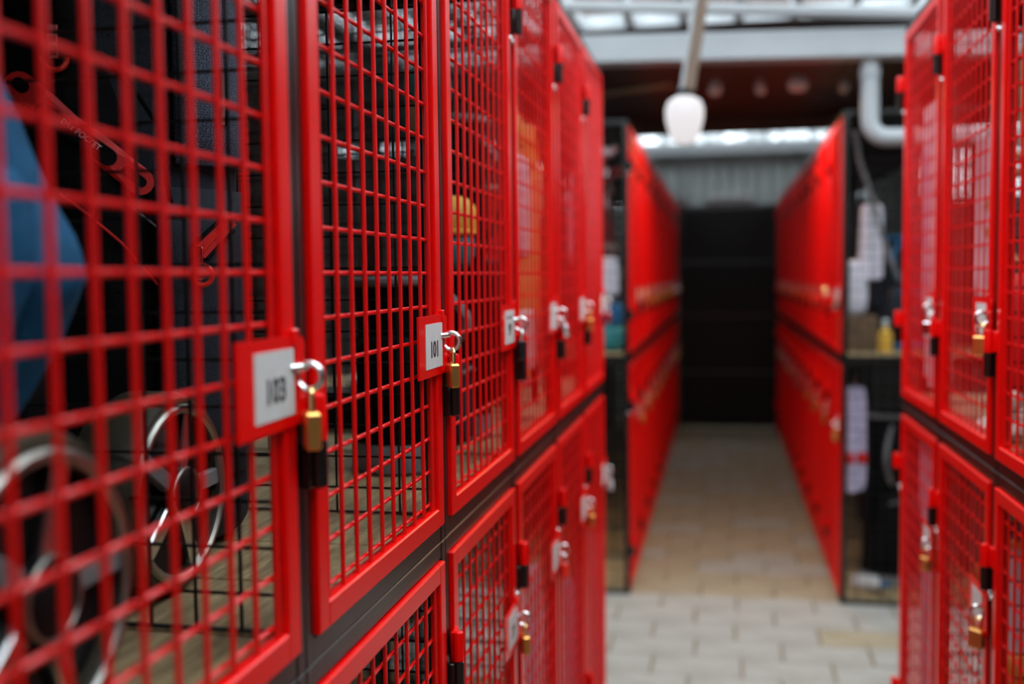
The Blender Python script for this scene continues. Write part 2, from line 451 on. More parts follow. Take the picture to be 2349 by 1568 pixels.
def plate_mesh():
    b = MB(); h = .0425
    b.prism([(.386, -h), (.528, -h), (.532, -h+.006), (.532, h-.010), (.528, h-.003), (.510, h), (.386, h)], -.0065, -.0035)
    b.bbox(.500, .514, -.0085, -.0035, h-.010, h+.006, .002)
    b.tube([(.507, -.007, -h+.004), (.507, -.007, h-.004)], .0022, 6)
    return b.mesh('number_plate')
def card_mesh(): return MB().box(.417, .503, -.0073, -.0066, -.031, .031).mesh('number_card')
def ring_mesh():
    b = MB(); b.tube(circ((0, 0, 0), .0125, 20, 'x'), .0034, 8, closed=True)
    return b.mesh('lock_ring', True)
def stem_mesh(): return MB().tube([(.0, .004, 0), (.020, -.004, 0)], .0036, 8).mesh('ring_stem', True)
HR = .0085
def hinge_up():
    b = MB(); b.lathe([(HR*.7, 0), (HR, .0015), (HR, .040), (HR*.85, .0445), (HR*.4, .046)], 12)
    b.bbox(0, .030, .006, .0115, .003, .043, .001); return b.mesh('hinge_barrel', True)
def hinge_dn():
    b = MB(); b.lathe([(HR*.5, -.047), (HR, -.044), (HR, -.001), (HR*.8, 0)], 12)
    b.bbox(-.013, 0, .004, .0148, -.046, -.001, .001); return b.mesh('hinge_socket', True)
def bolt_mesh(): return MB().lathe([(.0058, 0), (.0062, .002), (.005, .005), (.002, .0065)], 10, Matrix.Rotation(PI/2, 4, 'X')).mesh('bolt', True)
MESH = dict(frame=frame_mesh(), door=door_frame(), vw=vwire(), hw=hwire(), wm=wire_mesh(), plate=plate_mesh(), card=card_mesh(), ring=ring_mesh(), stem=stem_mesh(), hu=hinge_up(), hd=hinge_dn(), bolt=bolt_mesh())
sp = grid('x', .026, D-.026, .022, H-.022, 0.0); sp.bbox(-.004, .006, .02, D-.02, .020, .034, .001)
MESH['side'] = sp.mesh('side_panel')
MESH['back'] = grid('y', .024, W-.024, .024, H-.024, 0.0).mesh('back_panel')
fb = MB()
for k in range(3): fb.bbox(.006+k*.178, .006+k*.178+.172, .027, D-.026, .021, .033, .002)
MESH['floor'] = fb.mesh('floor_board')
tg = MB()
for k in range(11): tg.tube([(.035+k*.047, .026, H-.006), (.035+k*.047, D-.026, H-.006)], .0021, 4)
for k in range(13): tg.tube([(.024, .04+k*.047, H-.009), (W-.024, .04+k*.047, H-.009)], .0021, 4)
MESH['topm'] = tg.mesh('top_panel'); MESH['topm'].materials.append(BLACKW)
MESH['top'] = MB().box(.004, W-.004, .006, D-.006, H-.004, H-.001).mesh('top_sheet')
for k, m in dict(frame=BLACK, door=RED, vw=REDW, hw=REDW, wm=REDW, plate=RED, card=CARD, ring=STEEL, stem=STEEL, hu=RED, hd=BLACK, bolt=STEEL, side=BLACKW, back=BLACKW, floor=WOOD, top=BLACK).items():
    MESH[k].materials.append(m)
TXT = {}
def num_mesh(t):
    if t not in TXT:
        me = text_mesh(t, .031, 1.0, .0003, .0008); me.transform(Matrix.Rotation(PI/2, 4, 'X')); me.materials.append(INK); TXT[t] = me
    return TXT[t]
STRIPE = MB().box(-.030, .030, -.0002, .0002, -.002, .002).mesh('printed_line'); STRIPE.materials.append(GREYC)
def locker(base, rot, tier, label, group=None, number=None, fine=False, near_side=True, far_side=False, hard=True, top=None, line=False):
    """base = world point of the local origin (hinge side, front face, foot)"""
    t = thing('mesh_locker', label, 'locker', base, rot, group)
    link('frame', MESH['frame'], t)
    link('floor_board', MESH['floor'], t)
    if near_side: stuff(link('side_panel', MESH['side'], t, (.011, 0, 0)))
    if far_side: stuff(link('side_panel', MESH['side'], t, (W-.013, 0, 0)))
    stuff(link('back_panel', MESH['back'], t, (0, D-.012, 0)))
    if tier == 'upper':
        if top == 'mesh': stuff(link('top_panel', MESH['topm'], t))
        else: link('top_sheet', MESH['top'], t)
    d = link('door', MESH['door'], t)
    if fine:
        for x in VX: link('vertical_wire', MESH['vw'], d, (x, 0, 0))
        for z in HZ: link('horizontal_wire', MESH['hw'], d, (0, 0, z))
    else: stuff(link('wire_panel', MESH['wm'], d))
    zt = .292 if tier == 'upper' else .800
    if hard:
        link('number_plate', MESH['plate'], d, (0, 0, zt))
        link('number_card', MESH['card'], d, (0, 0, zt))
        if number: link('number', num_mesh(number), d, (.460, -.0074, zt-.006))
        if line: link('printed_line', STRIPE, d, (.460, -.0075, zt+.018))
        link('ring_stem', MESH['stem'], d, (.496, -.0095, zt+.012))
        link('lock_ring', MESH['ring'], d, (.514, -.0175, zt+.003))
    for z in (.229, .902):
        link('hinge_barrel', MESH['hu'], d, (.006, -.013, z))
        link('hinge_socket', MESH['hd'], t, (.006, -.013, z))
        if hard and z > .5: link('bolt', MESH['bolt'], t, (-.006, .002, z-.056)); link('bolt', MESH['bolt'], t, (.008, .002, z-.060))
    return t
def padlock_meshes():
    b = MB(); b.bbox(-.0115, .0115, -.0065, .0065, -.048, -.018, .0022)
    body = b.mesh('body')
    sh = MB(); pts = [(-.0065, 0, -.020), (-.0065, 0, -.006)] + circ((0, 0, -.006), .0065, 10, 'y', PI, 0, True)[1:] + [(.0065, 0, -.020)]
    sh.tube(pts, .0022, 8); shm = sh.mesh('shackle', True)
    key = MB().lathe([(.0036, -.0488), (.0036, -.0478)], 10).mesh('keyway')
    return body, shm, key
PB, PS, PK = padlock_meshes()
def engraved():
    me = text_mesh('DR', .007, 1., .0002); me.transform(Matrix.Rotation(PI/2, 4, 'X')); return me
def padlock(base, rot, tier, label, group=None, kind='brass', turn=.6, swing=0., scale=1.0):
    """hangs through the lock ring of the locker with the same base and rot"""
    zt = .292 if tier == 'upper' else .800
    R = Matrix.Rotation(rot, 4, 'Z')
    p = Vector(base) + R @ Vector((.514, -.0190, zt+.003-.0115))
    t = thing('padlock', label, 'padlock', tuple(p), (0, 0, 0), group)
    t.rotation_euler = (Matrix.Rotation(rot, 4, 'Z') @ Matrix.Rotation(swing, 4, 'Y') @ Matrix.Rotation(turn, 4, 'Z')).to_euler()
    t.scale = (scale,)*3
    mb, ms = dict(brass=(BRASS, BRASSL), black=(BLACKP, STEEL), silver=(CHROME, STEEL), red=(REDR, STEEL), white=(CARDB, STEEL))[kind]
    for nm, me, m in (('body', PB, mb), ('shackle', PS, ms), ('keyway', PK, STEEL)):
        key = nm+kind
        if key not in TXT:
            c = me.copy(); c.materials.clear(); c.materials.append(m); TXT[key] = c
        link(nm, TXT[key], t)
    return t
UP, LO = H, 0.0
XL, XR = -.40, .517
# ---- near row with the numbers 103, 101, 99 ...
near_labels = {
 0: ('upper red mesh locker numbered 103 holding a blue jacket', 'lower red mesh locker under locker 103'),
 1: ('upper red mesh locker numbered 101 with bare board floor', 'lower red mesh locker directly under locker 101'),
 2: ('upper red mesh locker next after 101 with yellow headcover inside', 'lower red mesh locker next after the one under 101'),
 3: ('upper red mesh locker with orange and white jacket inside', 'lower red mesh locker with a white coat below the orange jacket'),
 4: ('upper red mesh locker with silver padlock swung aside', 'lower red mesh locker with brass padlock, last but one before the crossing'),
 5: ('upper red mesh end locker of the numbered row with lilac towel', 'lower red mesh end locker of the numbered row with pale padlock')}
numsU = ['103', '101', '99', '97', '95', '93']; numsL = [None, '102', '75', None, None, None]
YL0 = .431
for k in range(6):
    y = YL0 + k*W
    locker((XL, y, UP), PI/2, 'upper', near_labels[k][0], None, numsU[k] if k < 3 else None, fine=(k < 3), far_side=(k == 5), line=(k == 2), top='mesh' if k > 3 else None)
    locker((XL, y, LO), PI/2, 'lower', near_labels[k][1], None, '77' if k == 2 else None, fine=(k in (1, 2)), far_side=(k == 5))
lk = [('brass', .5, 0, 'brass padlock hanging beside the 103 card'), ('brass', .55, 0, 'polished brass padlock hanging beside the 101 card'),
      ('black', .4, .12, 'black padlock on the locker next after 101'), ('silver', .5, -.85, 'long silver padlock swung out sideways on its ring'),
      ('brass', .5, 0, 'brass padlock on the last but one upper door of the numbered row'), ('silver', .4, 0, 'silver padlock on the end upper door of the numbered row')]
for k, (kd, tn, sw, lb) in enumerate(lk):
    padlock((XL, YL0+k*W, UP), PI/2, 'upper', lb, None, kd, tn, sw, 1.25 if k == 3 else 1.15 if k == 1 else 1.2)
lk = [None, None, ('brass', .5, 0, 'brass padlock on the lower door next after the one under 101'), ('red', .4, .1, 'red padlock on the lower door with a white coat behind'),
      ('brass', .6, 0, 'brass padlock on the lower door, last but one before the crossing'), ('white', .5, -.15, 'pale padlock on the end lower door of the numbered row')]
for k, q in enumerate(lk):
    if q: padlock((XL, YL0+k*W, LO), PI/2, 'lower', q[3], None, q[0], q[1], q[2], 1.2)
# ---- near row across the aisle
YR0 = 3.264
rl = [('upper red mesh locker with long white coat, end of the unnumbered row', 'lower red mesh locker with pale lilac coat, end of the unnumbered row'),
      ('upper red mesh locker with golf balls heaped on its floor', 'lower red mesh locker with white and orange golf bag and pale crate'),
      ('upper red mesh locker beside the one with heaped golf balls, dark inside', 'lower red mesh locker with an orange golf bag inside')]
for k in range(3):
    y = YR0 - k*W
    locker((XR, y, UP), -PI/2, 'upper', rl[k][0], None, None, near_side=True, far_side=(k == 2))
    locker((XR, y, LO), -PI/2, 'lower', rl[k][1], None, None, near_side=True, far_side=(k == 2))
pl = ['padlock on the door before the long white coat, upper tier', 'brass padlock on the door before the heaped golf balls', 'brass padlock on the lower end door with pale lilac coat', 'brass padlock on the lower door before the pale crate']
padlock((XR, YR0, UP), -PI/2, 'upper', pl[0], None, 'silver', .5, 0, 1.1)
padlock((XR, YR0-W, UP), -PI/2, 'upper', pl[1], None, 'brass', .5, 0, 1.3)
padlock((XR, YR0, LO), -PI/2, 'lower', pl[2], None, 'brass', .5, 0, 1.2)
padlock((XR, YR0-W, LO), -PI/2, 'lower', pl[3], None, 'brass', .7, 0, 1.3)
# ---- far rows on both sides of the far aisle
YF = 4.85
NF = 10
ORD = ['first', 'second', 'third', 'fourth', 'fifth', 'sixth', 'seventh', 'eighth', 'ninth', 'tenth']
for k in range(NF):
    a = (XL-.012, YF + k*W); b = (XR, YF + (k+1)*W)
    for z, tr in ((UP, 'upper'), (LO, 'lower')):
        la = f'{ORD[k]} {tr} red mesh locker past the crossing, row facing the drain pipe side'
        lb = f'{ORD[k]} {tr} red mesh locker past the crossing, row behind the drain pipe'
        if k == 0:
            la = 'upper end locker of the far row with chrome irons behind black end mesh' if tr == 'upper' else 'lower end locker of the far row under the chrome irons'
            lb = 'upper end locker of the far row with navy bag and rope behind end mesh' if tr == 'upper' else 'lower end locker of the far row with lilac towel behind end mesh'
        locker((a[0], a[1], z), PI/2, tr, la, f'{tr} lockers of the far aisle opposite the pipe', far_side=(k == NF-1))
        locker((b[0], b[1], z), -PI/2, tr, lb, f'{tr} lockers of the far aisle behind the pipe', near_side=True, far_side=(k == 0))
        padlock((a[0], a[1], z), PI/2, tr, f'padlock on the {ORD[k]} {tr} door past the crossing, row facing the drain pipe side', f'{tr} padlocks of the far aisle opposite the pipe', random.choice(['brass', 'silver', 'brass']), random.uniform(.2, .9), 0, 1.25)
        padlock((b[0], b[1], z), -PI/2, tr, f'padlock on the {ORD[k]} {tr} door past the crossing, row behind the drain pipe', f'{tr} padlocks of the far aisle behind the pipe', random.choice(['brass', 'silver', 'brass']), random.uniform(.2, .9), 0, 1.25)
# ---- rows standing back to back with the near rows
for k in range(6):
    for z, tr in ((UP, 'upper'), (LO, 'lower')):
        locker((XL-2*D-.01, YL0+(k+1)*W, z), -PI/2, tr, f'{tr} locker backing onto the numbered row, {ORD[5-k]} counted from the paved crossing', f'{tr} lockers behind the numbered row', hard=False, far_side=(k == 0), top='mesh' if k > 1 else None)
for k in range(3):
    for z, tr in ((UP, 'upper'), (LO, 'lower')):
        locker((XR+2*D+.01, YR0-(k+1)*W, z), PI/2, tr, f'{tr} locker backing onto the unnumbered row, {ORD[k]} counted from the paved crossing', f'{tr} lockers behind the unnumbered row', hard=False, far_side=(k == 0))
# ---- black mesh gate closing the far aisle
t = thing('mesh_gate', 'black mesh gate with dark sheet closing the far aisle', 'gate', (.06, 10.30, 0))
b = MB()
for x in (-.47, .43): b.bbox(x, x+.04, -.02, .02, 0, 2.13, .002)
for z in (.02, 1.06, 2.09): b.bbox(-.43, .43, -.02, .02, z, z+.04, .002)
b.build('frame', BLACK, t)
stuff(grid('y', -.44, .44, .03, 2.11, -.008).build('wire_panel', BLACKW, t))
for k in range(4): MB().bbox(-.45, .45, .022, .027, .02+k*.525, .02+k*.525+.52, .002).build('back_sheet', BLACKP, t)

# ================================================================ contents
FU = H + .033          # board top, upper tier
FL = .033
def place_rot(o, loc, rz): o.location = loc; o.rotation_euler = (0, 0, rz)
def golf_bag(label, loc, rz, body, trim, pocket, h=.78, r=.105, lean=(0, 0), group=None):
    t = thing('golf_bag', label, 'golf bag', loc, (lean[0], lean[1], rz), group)
    b = MB().lathe([(r*.86, 0), (r*.98, .01), (r*1.0, .05), (r*.93, .25), (r*.90, h*.6), (r*.94, h*.9), (r*1.0, h-.02), (r*.9, h-.008), (r*.84, h-.05), (r*.2, h-.09)], 24, sy=.88)
    b.build('body', body, t, True)
    MB().tube([(p[0], p[1]*.88, p[2]) for p in circ((0, 0, h-.012), r*1.0, 24, 'z')], .010, 8, closed=True).build('collar', trim, t, True)
    MB().lathe([(r*.95, .0), (r*1.06, .006), (r*1.06, .045), (r*1.0, .055)], 24, sy=.88).build('base_cup', trim, t, True)
    MB().sup((0, -r*.86, h*.34), (r*.72, .045, h*.22), .45, .5).build('front_pocket', pocket, t, True)
    MB().sup((r*.86, 0, h*.42), (.035, r*.6, h*.28), .45, .5).build('side_pocket', pocket, t, True)
    MB().sup((-r*.86, 0, h*.52), (.03, r*.55, h*.18), .45, .5).build('side_pocket', body, t, True)
    MB().tube([(-r*.5, -r*.86-.042, h*.50), (0, -r*.86-.046, h*.52), (r*.5, -r*.86-.042, h*.50)], .004, 6).build('zipper', trim, t, True)
    pts = [(-r*.3, -r*.80, h*.93)] + [(-r*.3-.05*math.sin(PI*i/8), -r*.80-.065*math.sin(PI*i/8), h*.93-.33*h*i/8) for i in range(1, 9)]
    MB().tube(pts, .010, 6).build('strap', trim, t, True)
    return t
def golf_club(label, loc, lean, length, kind='iron', group=None, rz=0., cover=None):
    """club standing head up; loc is the grip end"""
    t = thing('golf_club', label, 'golf club', loc, (lean[0], lean[1], rz), group)
    MB().tube([(0, 0, 0), (0, 0, .24)], [.012, .010], 8).build('grip', BLACKP, t, True)
    MB().tube([(0, 0, .24), (0, 0, length)], [.0065, .0048], 8).build('shaft', CHROME, t, True)
    if kind == 'iron':
        MB().prism([(-.012, -.012), (.012, -.02), (.070, -.004), (.082, .018), (.070, .042), (.02, .020), (-.010, .024)], -.008, .010, Matrix.Translation((0, 0, length))).build('head', CHROME, t)
    else:
        m1, m2 = cover
        hd = MB().sup((.012, 0, length-.015), (.040, .036, .045), .8, .9).build('headcover', m1, t, True)
        MB().sup((.012, 0, length+.035), (.045, .040, .045), .8, .9).build('headcover_top', m2, t, True)
        MB().tube([(p[0]+.012, p[1], p[2]) for p in circ((0, 0, length+.012), .040, 16, 'z')], .005, 6, closed=True).build('band', m2, hd, True)
    return t

# ---- the detailed golf bag in locker 101, leaning in the back corner
BAGP = Vector((-.835, 1.285, FU)); BR = math.radians(33.2)
def bag_y(x, z, off=0.):      # outer skin of the bag front, bag-local
    xx = max(-.998, min(.998, x/.215))
    return -.150*math.sqrt(1-xx*xx)**.8 - off
big = thing('golf_bag', 'black and navy golf bag with red zips standing in locker 101', 'golf bag', tuple(BAGP), BR)
def bagprof(p):
    k = 1 - .08*math.sin(PI*max(0, min(1, (p.z+.41)/.82)))
    return Vector((p.x*k, p.y*k, p.z))
MB().sup((0, 0, .415), (.215, .150, .41), .16, .85, 40, 24, fn=bagprof).build('body', NAVY, big, True)
def patch(x0, x1, z0, z1, off, bul, nx=14, nz=14, edge=None):
    """padded panel lying on the bag front"""
    b = MB(); n = len(b.v)
    for layer in (0, 1):
        for j in range(nz+1):
            for i in range(nx+1):
                u, v = i/nx, j/nz
                xa, xb = (x0, x1) if edge is None else edge(z0+(z1-z0)*v, x0, x1)
                x = xa+(xb-xa)*u; z = z0+(z1-z0)*v
                e = min(1, 5*min(u, 1-u, v, 1-v))**.5
                y = bag_y(x, z, off + bul*e) if layer == 0 else bag_y(x, z, -.02)
                b.v.append((x, y, z))
    L = (nx+1)*(nz+1)
    for j in range(nz):
        for i in range(nx):
            a = j*(nx+1)+i
            b.f.append((a, a+1, a+nx+2, a+nx+1)); b.f.append((L+a, L+a+nx+1, L+a+nx+2, L+a+1))
    rim = [i for i in range(nx+1)] + [j*(nx+1)+nx for j in range(1, nz+1)] + [nz*(nx+1)+i for i in range(nx-1, -1, -1)] + [j*(nx+1) for j in range(nz-1, 0, -1)]
    for i in range(len(rim)):
        p, q = rim[i], rim[(i+1) % len(rim)]
        b.f.append((p, p+L, q+L, q))
    return b
def blx(px): return (px-200)/2040.
def blz(py): return CAMZ + (630-py)/1925. - FU
# black front panel; its right-hand edge runs in a curve down the bag
def fedge(z, x0, x1):
    v = max(0, min(1, (z-.03)/.70)); return (x0, x1 - .085*abs(2*v-.75)**1.5)
fp = patch(-.185, .105, .02, .74, .0, .016, 18, 24, fedge).build('front_panel', INKN, big, True)
sidep = patch(.075, .200, .10, .47, .006, .030, 12, 16).build('side_pocket', NAVY, big, True)
upp = patch(.110, .205, .50, .78, .004, .018, 12, 14).build('mesh_pocket', HEX, big, True)
def curve_on(pts, off, n=6):
    out = []
    for i in range(len(pts)-1):
        for k in range(n):
            t = k/n; x = pts[i][0]*(1-t)+pts[i+1][0]*t; z = pts[i][1]*(1-t)+pts[i+1][1]*t
            out.append((x, bag_y(x, z, off), z))
    x, z = pts[-1]; out.append((x, bag_y(x, z, off), z)); return out
P2 = lambda *a: [(blx(x), blz(y)) for x, y in a]
MB().tube(curve_on(P2((250, 110), (330, 190), (385, 270), (400, 400), (430, 560), (440, 650)), .019), .0030, 6).build('piping', INKN, big, True)
MB().tube(curve_on(P2((300, 450), (380, 510), (440, 545)), .020), .0016, 6).build('piping', GREYC, big, True)
MB().tube(curve_on(P2((150, 430), (215, 480), (285, 540), (370, 640)), .019), .0018, 6).build('piping', REDC, big, True)
def ribbon(pts, w, off, th=.0015):
    b = MB(); n = len(b.v); c = curve_on(pts, off, 5); N = len(c)
    for i in range(N):
        a = Vector(c[max(i-1, 0)]); d = (Vector(c[min(i+1, N-1)]) - a); d.y = 0; d.normalize(); s = Vector((-d.z, 0, d.x))*w/2
        for sg in (1, -1):
            q = Vector(c[i]) + s*sg
            y = bag_y(q.x, q.z, off)
            b.v += [(q.x, y, q.z), (q.x, y+th, q.z)]
    for i in range(N-1):
        k = 4*i
        b.f += [(k, k+2, k+6, k+4), (k+1, k+5, k+7, k+3), (k, k+4, k+5, k+1), (k+2, k+3, k+7, k+6)]
    b.f += [(0, 1, 3, 2), (4*N-4, 4*N-2, 4*N-1, 4*N-3)]
    return b
zp = ribbon(P2((470, 565), (510, 525), (560, 480)), .020, .040).build('zipper_tape', REDC, big)
MB().tube(curve_on(P2((474, 564), (512, 526), (560, 482)), .0415), .0020, 6).build('teeth', REDR, zp, True)
MB().tube(curve_on(P2((455, 548), (500, 508), (545, 470)), .041), .0028, 6).build('welt', INKN, zp, True)
MB().tube(curve_on(P2((490, 580), (528, 546), (565, 510)), .041), .0028, 6).build('welt', INKN, zp, True)
def slider(px, py, off, parent, s=1.):
    x, z = blx(px), blz(py); y = bag_y(x, z, off)
    b = MB(); b.bbox(x-.006*s, x+.006*s, y-.005, y+.001, z-.006*s, z+.008*s, .002)
    b.bbox(x-.0055*s, x-.0035*s, y-.006, y-.003, z-.030*s, z-.002, .0006); b.bbox(x+.0035*s, x+.0055*s, y-.006, y-.003, z-.030*s, z-.002, .0006)
    b.bbox(x-.0055*s, x+.0055*s, y-.006, y-.003, z-.032*s, z-.028*s, .0006); b.bbox(x-.0055*s, x+.0055*s, y-.006, y-.003, z-.017*s, z-.013*s, .0006)
    return b.build('zip_slider', CHROME, parent)
slider(466, 566, .043, zp)
slider(148, 70, .020, big)
def pull(px, py, r, off, t0=0, t1=2*PI):
    x, z = blx(px), blz(py); y = bag_y(x, z, off)
    return MB().tube(circ((x, y-.003, z), r, 20, 'y', t0, t1, True), .0032, 8).build('pull_loop', REDR, big, True)
pull(475, 618, .0125, .040)
pull(150, 130, .0135, .021, PI*.97, 2*PI*1.01)
MB().tube(curve_on(P2((475, 596), (474, 607)), .043), .0018, 6).build('pull_cord', REDR, big, True)
ribbon(P2((552, 120), (552, 190), (549, 252)), .012, .026).build('zipper_tape', INKN, big)
MB().tube(curve_on(P2((549, 110), (549, 190), (546, 252)), .029), .0024, 6).build('zip_teeth', GREYC, big, True)
# red flash with the words on it
flash = MB()
def stad(pts_a, pts_b, r, n=8):
    a, b_ = Vector((pts_a[0], 0, pts_a[1])), Vector((pts_b[0], 0, pts_b[1])); d = (b_-a).normalized(); s = Vector((-d.z, 0, d.x)); out = []
    for i in range(n+1):
        t = PI/2 + PI*i/n; q = a + d*math.cos(t)*r + s*math.sin(t)*r; out.append((q.x, q.z))
    for i in range(n+1):
        t = -PI/2 + PI*i/n; q = b_ + d*math.cos(t)*r + s*math.sin(t)*r; out.append((q.x, q.z))
    return out
def flat_on(poly, off, th=.0016):
    """flat badge hugging the bag front: subdivided fan"""
    cx = sum(p[0] for p in poly)/len(poly); cz = sum(p[1] for p in poly)/len(poly)
    b = MB(); n = len(poly); R = 5
    for k in range(R+1):
        t = k/R
        for (x, z) in poly:
            X, Z = cx+(x-cx)*t, cz+(z-cz)*t
            b.v.append((X, bag_y(X, Z, off), Z))
    m = len(b.v)
    for (x, z) in poly: b.v.append((x, bag_y(x, z, off-th), z))
    for k in range(R):
        for i in range(n):
            b.f.append((k*n+i, k*n+(i+1) % n, (k+1)*n+(i+1) % n, (k+1)*n+i))
    for i in range(n): b.f.append((R*n+i, R*n+(i+1) % n, m+(i+1) % n, m+i))
    return b
A, B = P2((72, 192), (335, 398))
fl = flat_on(stad(A, B, .0165), .0195).build('red_badge', REDC, big)
A2, B2 = P2((122, 248), (262, 345)); flat_on(stad(A2, B2, .0105), .0203).build('black_inlay', INKN, fl)
A2, B2 = P2((305, 376), (338, 400)); flat_on(stad(A2, B2, .0062), .0203).build('black_inlay', INKN, fl)
A2, B2 = P2((70, 188), (78, 194)); flat_on(stad(A2, B2, .0075), .0203).build('black_inlay', INKN, fl)
tm = text_mesh('DRY POCKET', .0098, .88, .0002, .0001)
ang = math.atan2(blz(327)-blz(265), blx(247)-blx(163))
for v in tm.vertices:
    x, y = v.co.x, v.co.y; d = v.co.z
    X = blx(203) + x*math.cos(ang) - y*math.sin(ang); Z = blz(297) + x*math.sin(ang) + y*math.cos(ang)
    v.co = Vector((X, bag_y(X, Z, .0209) - d, Z))
tm.materials.append(WHITEC); link('lettering', tm, fl)
MB().tube([(p[0]*1.0, p[1]*.70, p[2]) for p in circ((0, 0, .80), .205, 28, 'z')], .014, 8, closed=True).build('collar', INKN, big, True)

# ---- golf trolleys with spoked wheels
def wheel(parent, c, r, w, axis_rz=0., spokes=5):
    """axis along local x; outer face at +x"""
    M = Matrix.Translation(c) @ Matrix.Rotation(axis_rz, 4, 'Z') @ Matrix.Rotation(PI/2, 4, 'Y')
    tyre = MB().lathe([(r*.78, 0), (r*.80, -w/2), (r*.93, -w*.5), (r, -w*.3), (r, w*.3), (r*.93, w*.5), (r*.80, w/2), (r*.78, .001)], 36, M).build('tyre', RUBBER, parent, True)
    MB().tube([tuple(M @ Vector(p)) for p in circ((0, 0, w*.5), r*.83, 36, 'z')], max(.0045, r*.05), 8, closed=True).build('rim', RIM, tyre, True)
    MB().lathe([(r*.06, w*.32), (r*.25, w*.42), (r*.25, w*.58), (r*.20, w*.64), (r*.02, w*.65)], 20, M).build('hub', BLACKP, tyre, True)
    MB().tube([tuple(M @ Vector(p)) for p in circ((0, 0, w*.60), r*.25, 20, 'z')], .0018, 6, closed=True).build('hub_ring', RIM, tyre, True)
    MB().lathe([(r*.82, w*.30), (r*.82, w*.34)], 28, M).build('disc', BLACKP, tyre)
    for k in range(spokes):
        a = 2*PI*k/spokes + .35
        Q = M @ Matrix.Rotation(a, 4, 'Z')
        MB().bbox(r*.22, r*.82, -.010, .010, w*.36, w*.50, .002, Q).build('spoke', GREYC if k % 2 else STEEL, tyre)
    return tyre
def trolley(label, loc, rz, wheels, bars, boxes):
    t = thing('golf_trolley', label, 'golf trolley', loc, rz)
    for wv in wheels: wheel(t, *wv)
    for (pts, r, m, nm) in bars: MB().tube(pts, r, 8).build(nm, m, t, True)
    for (bx_, m, nm) in boxes:
        o = MB().bbox(*bx_, .012).build(nm, m, t)
        x0, x1, y0, y1, z0, z1 = bx_
        MB().tube([(x0+.01, y0-.001, z1-.004), (x1-.02, y0-.001, z1-.004), (x1-.002, y0-.001, z1-.022)], .0022, 6).build('trim_edge', CHROME, o, True)
    return t
trolley('folded golf trolley with chrome rimmed wheel in front of the navy golf bag', (-.635, 1.09, FU), 0,
        [((0, 0, .115), .115, .075)],
        [([(-.02, .03, .115), (-.14, .05, .12), (-.20, .06, .13)], .010, BLACKP, 'axle'),
         ([(-.20, .06, .13), (-.20, .02, .30), (-.17, -.03, .46)], .010, GREYC, 'handle_bar')],
        [((-.255, -.085, -.105, -.045, .17, .305), BLACKP, 'battery_box')])
trolley('golf trolley with large tyre beside the blue jacket in locker 103', (-.50, .70, FU), 0,
        [((-.02, -.02, .125), .125, .075)],
        [([(-.03, .02, .125), (-.12, .06, .13), (-.18, .10, .15)], .011, BLACKP, 'axle'),
         ([(-.16, .12, .02), (-.14, .13, .22), (-.12, .14, .42)], .012, GREYC, 'handle_bar')], [])
# ---- yellow towel at the back of 103
# ---- blue jacket bunched on a hook
jk = thing('jacket', 'bunched blue jacket hanging on a hook in locker 103', 'jacket', (-.635, .80, CAMZ-.15))
prof = [(0, .006), (.02, .026), (.10, .075), (.15, .097), (.185, .090), (.26, .060), (.35, .030), (.46, .018), (.58, .010)]
def jr(z):
    for a_, b_ in zip(prof, prof[1:]):
        if z <= b_[0]: return a_[1] + (b_[1]-a_[1])*(z-a_[0])/(b_[0]-a_[0])
    return prof[-1][1]
jb = MB(); nz_, nt_ = 46, 48
for j_ in range(nz_+1):
    z = .58*j_/nz_
    for i_ in range(nt_):
        th = 2*PI*i_/nt_
        rr = jr(z)*(1 + .11*math.sin(5*th+7*z) + .05*math.sin(11*th-30*z) + .03*math.sin(50*z))
        jb.v.append((rr*math.cos(th), rr*.9*math.sin(th), z))
for j_ in range(nz_):
    for i_ in range(nt_): jb.f.append((j_*nt_+i_, j_*nt_+(i_+1) % nt_, (j_+1)*nt_+(i_+1) % nt_, (j_+1)*nt_+i_))
jb.f.append(tuple(range(nt_))[::-1]); jb.f.append(tuple(nz_*nt_+k for k in range(nt_)))
jb.build('body', BLUEC, jk, True)
def sl(p): return Vector((p.x*(1+.12*math.sin(40*p.z)), p.y*(1+.10*math.cos(34*p.z)), p.z))
MB().sup((.035, -.05, .13), (.045, .035, .12), .6, .9, 24, 20, Matrix.Rotation(.35, 4, 'Y'), sl).build('sleeve', BLUEC, jk, True)
MB().tube([(0, 0, .57), (0, 0, .80), (.015, 0, .815), (0, 0, .84)], .003, 6).build('hook', STEEL, jk, True)
# ---- other contents of the numbered row
golf_bag('dark green golf bag in the locker next after 101', (-.585, 1.90, FU), PI/2, INKN, GREYC, NAVY, .36, .10)
golf_club('club with yellow and teal headcover in the locker next after 101', (-.50, 1.925, FU+.02), (0, 0), .405, 'cover', None, .4, (TEAL, YELLOW))
golf_club('club with teal headcover banded orange in the locker next after 101', (-.56, 1.98, FU+.02), (0, 0), .66, 'cover', None, .4, (TAN, TEAL))
def towel(label, loc, rz, w, h, m, group=None, stripe=None):
    t = thing('towel', label, 'towel', loc, rz, group)
    def wv(p): return Vector((p.x*(1-.15*p.z/h), p.y + .018*math.sin(p.x/w*9+p.z*4), p.z))
    MB().sup((0, 0, -h/2-.02), (w/2, .012, h/2), .3, .5, 32, 16, fn=wv).build('cloth', m, t, True)
    MB().tube([(0, 0, -.02), (0, 0, .0), (.008, 0, .012), (0, 0, .024)], .0025, 6).build('hook', STEEL, t, True)
    if stripe: MB().sup((0, 0, -h*.72), (w/2*1.06, .017, .025), .3, .5, 32, 8, fn=wv).build('stripe', stripe, t, True)
    return t
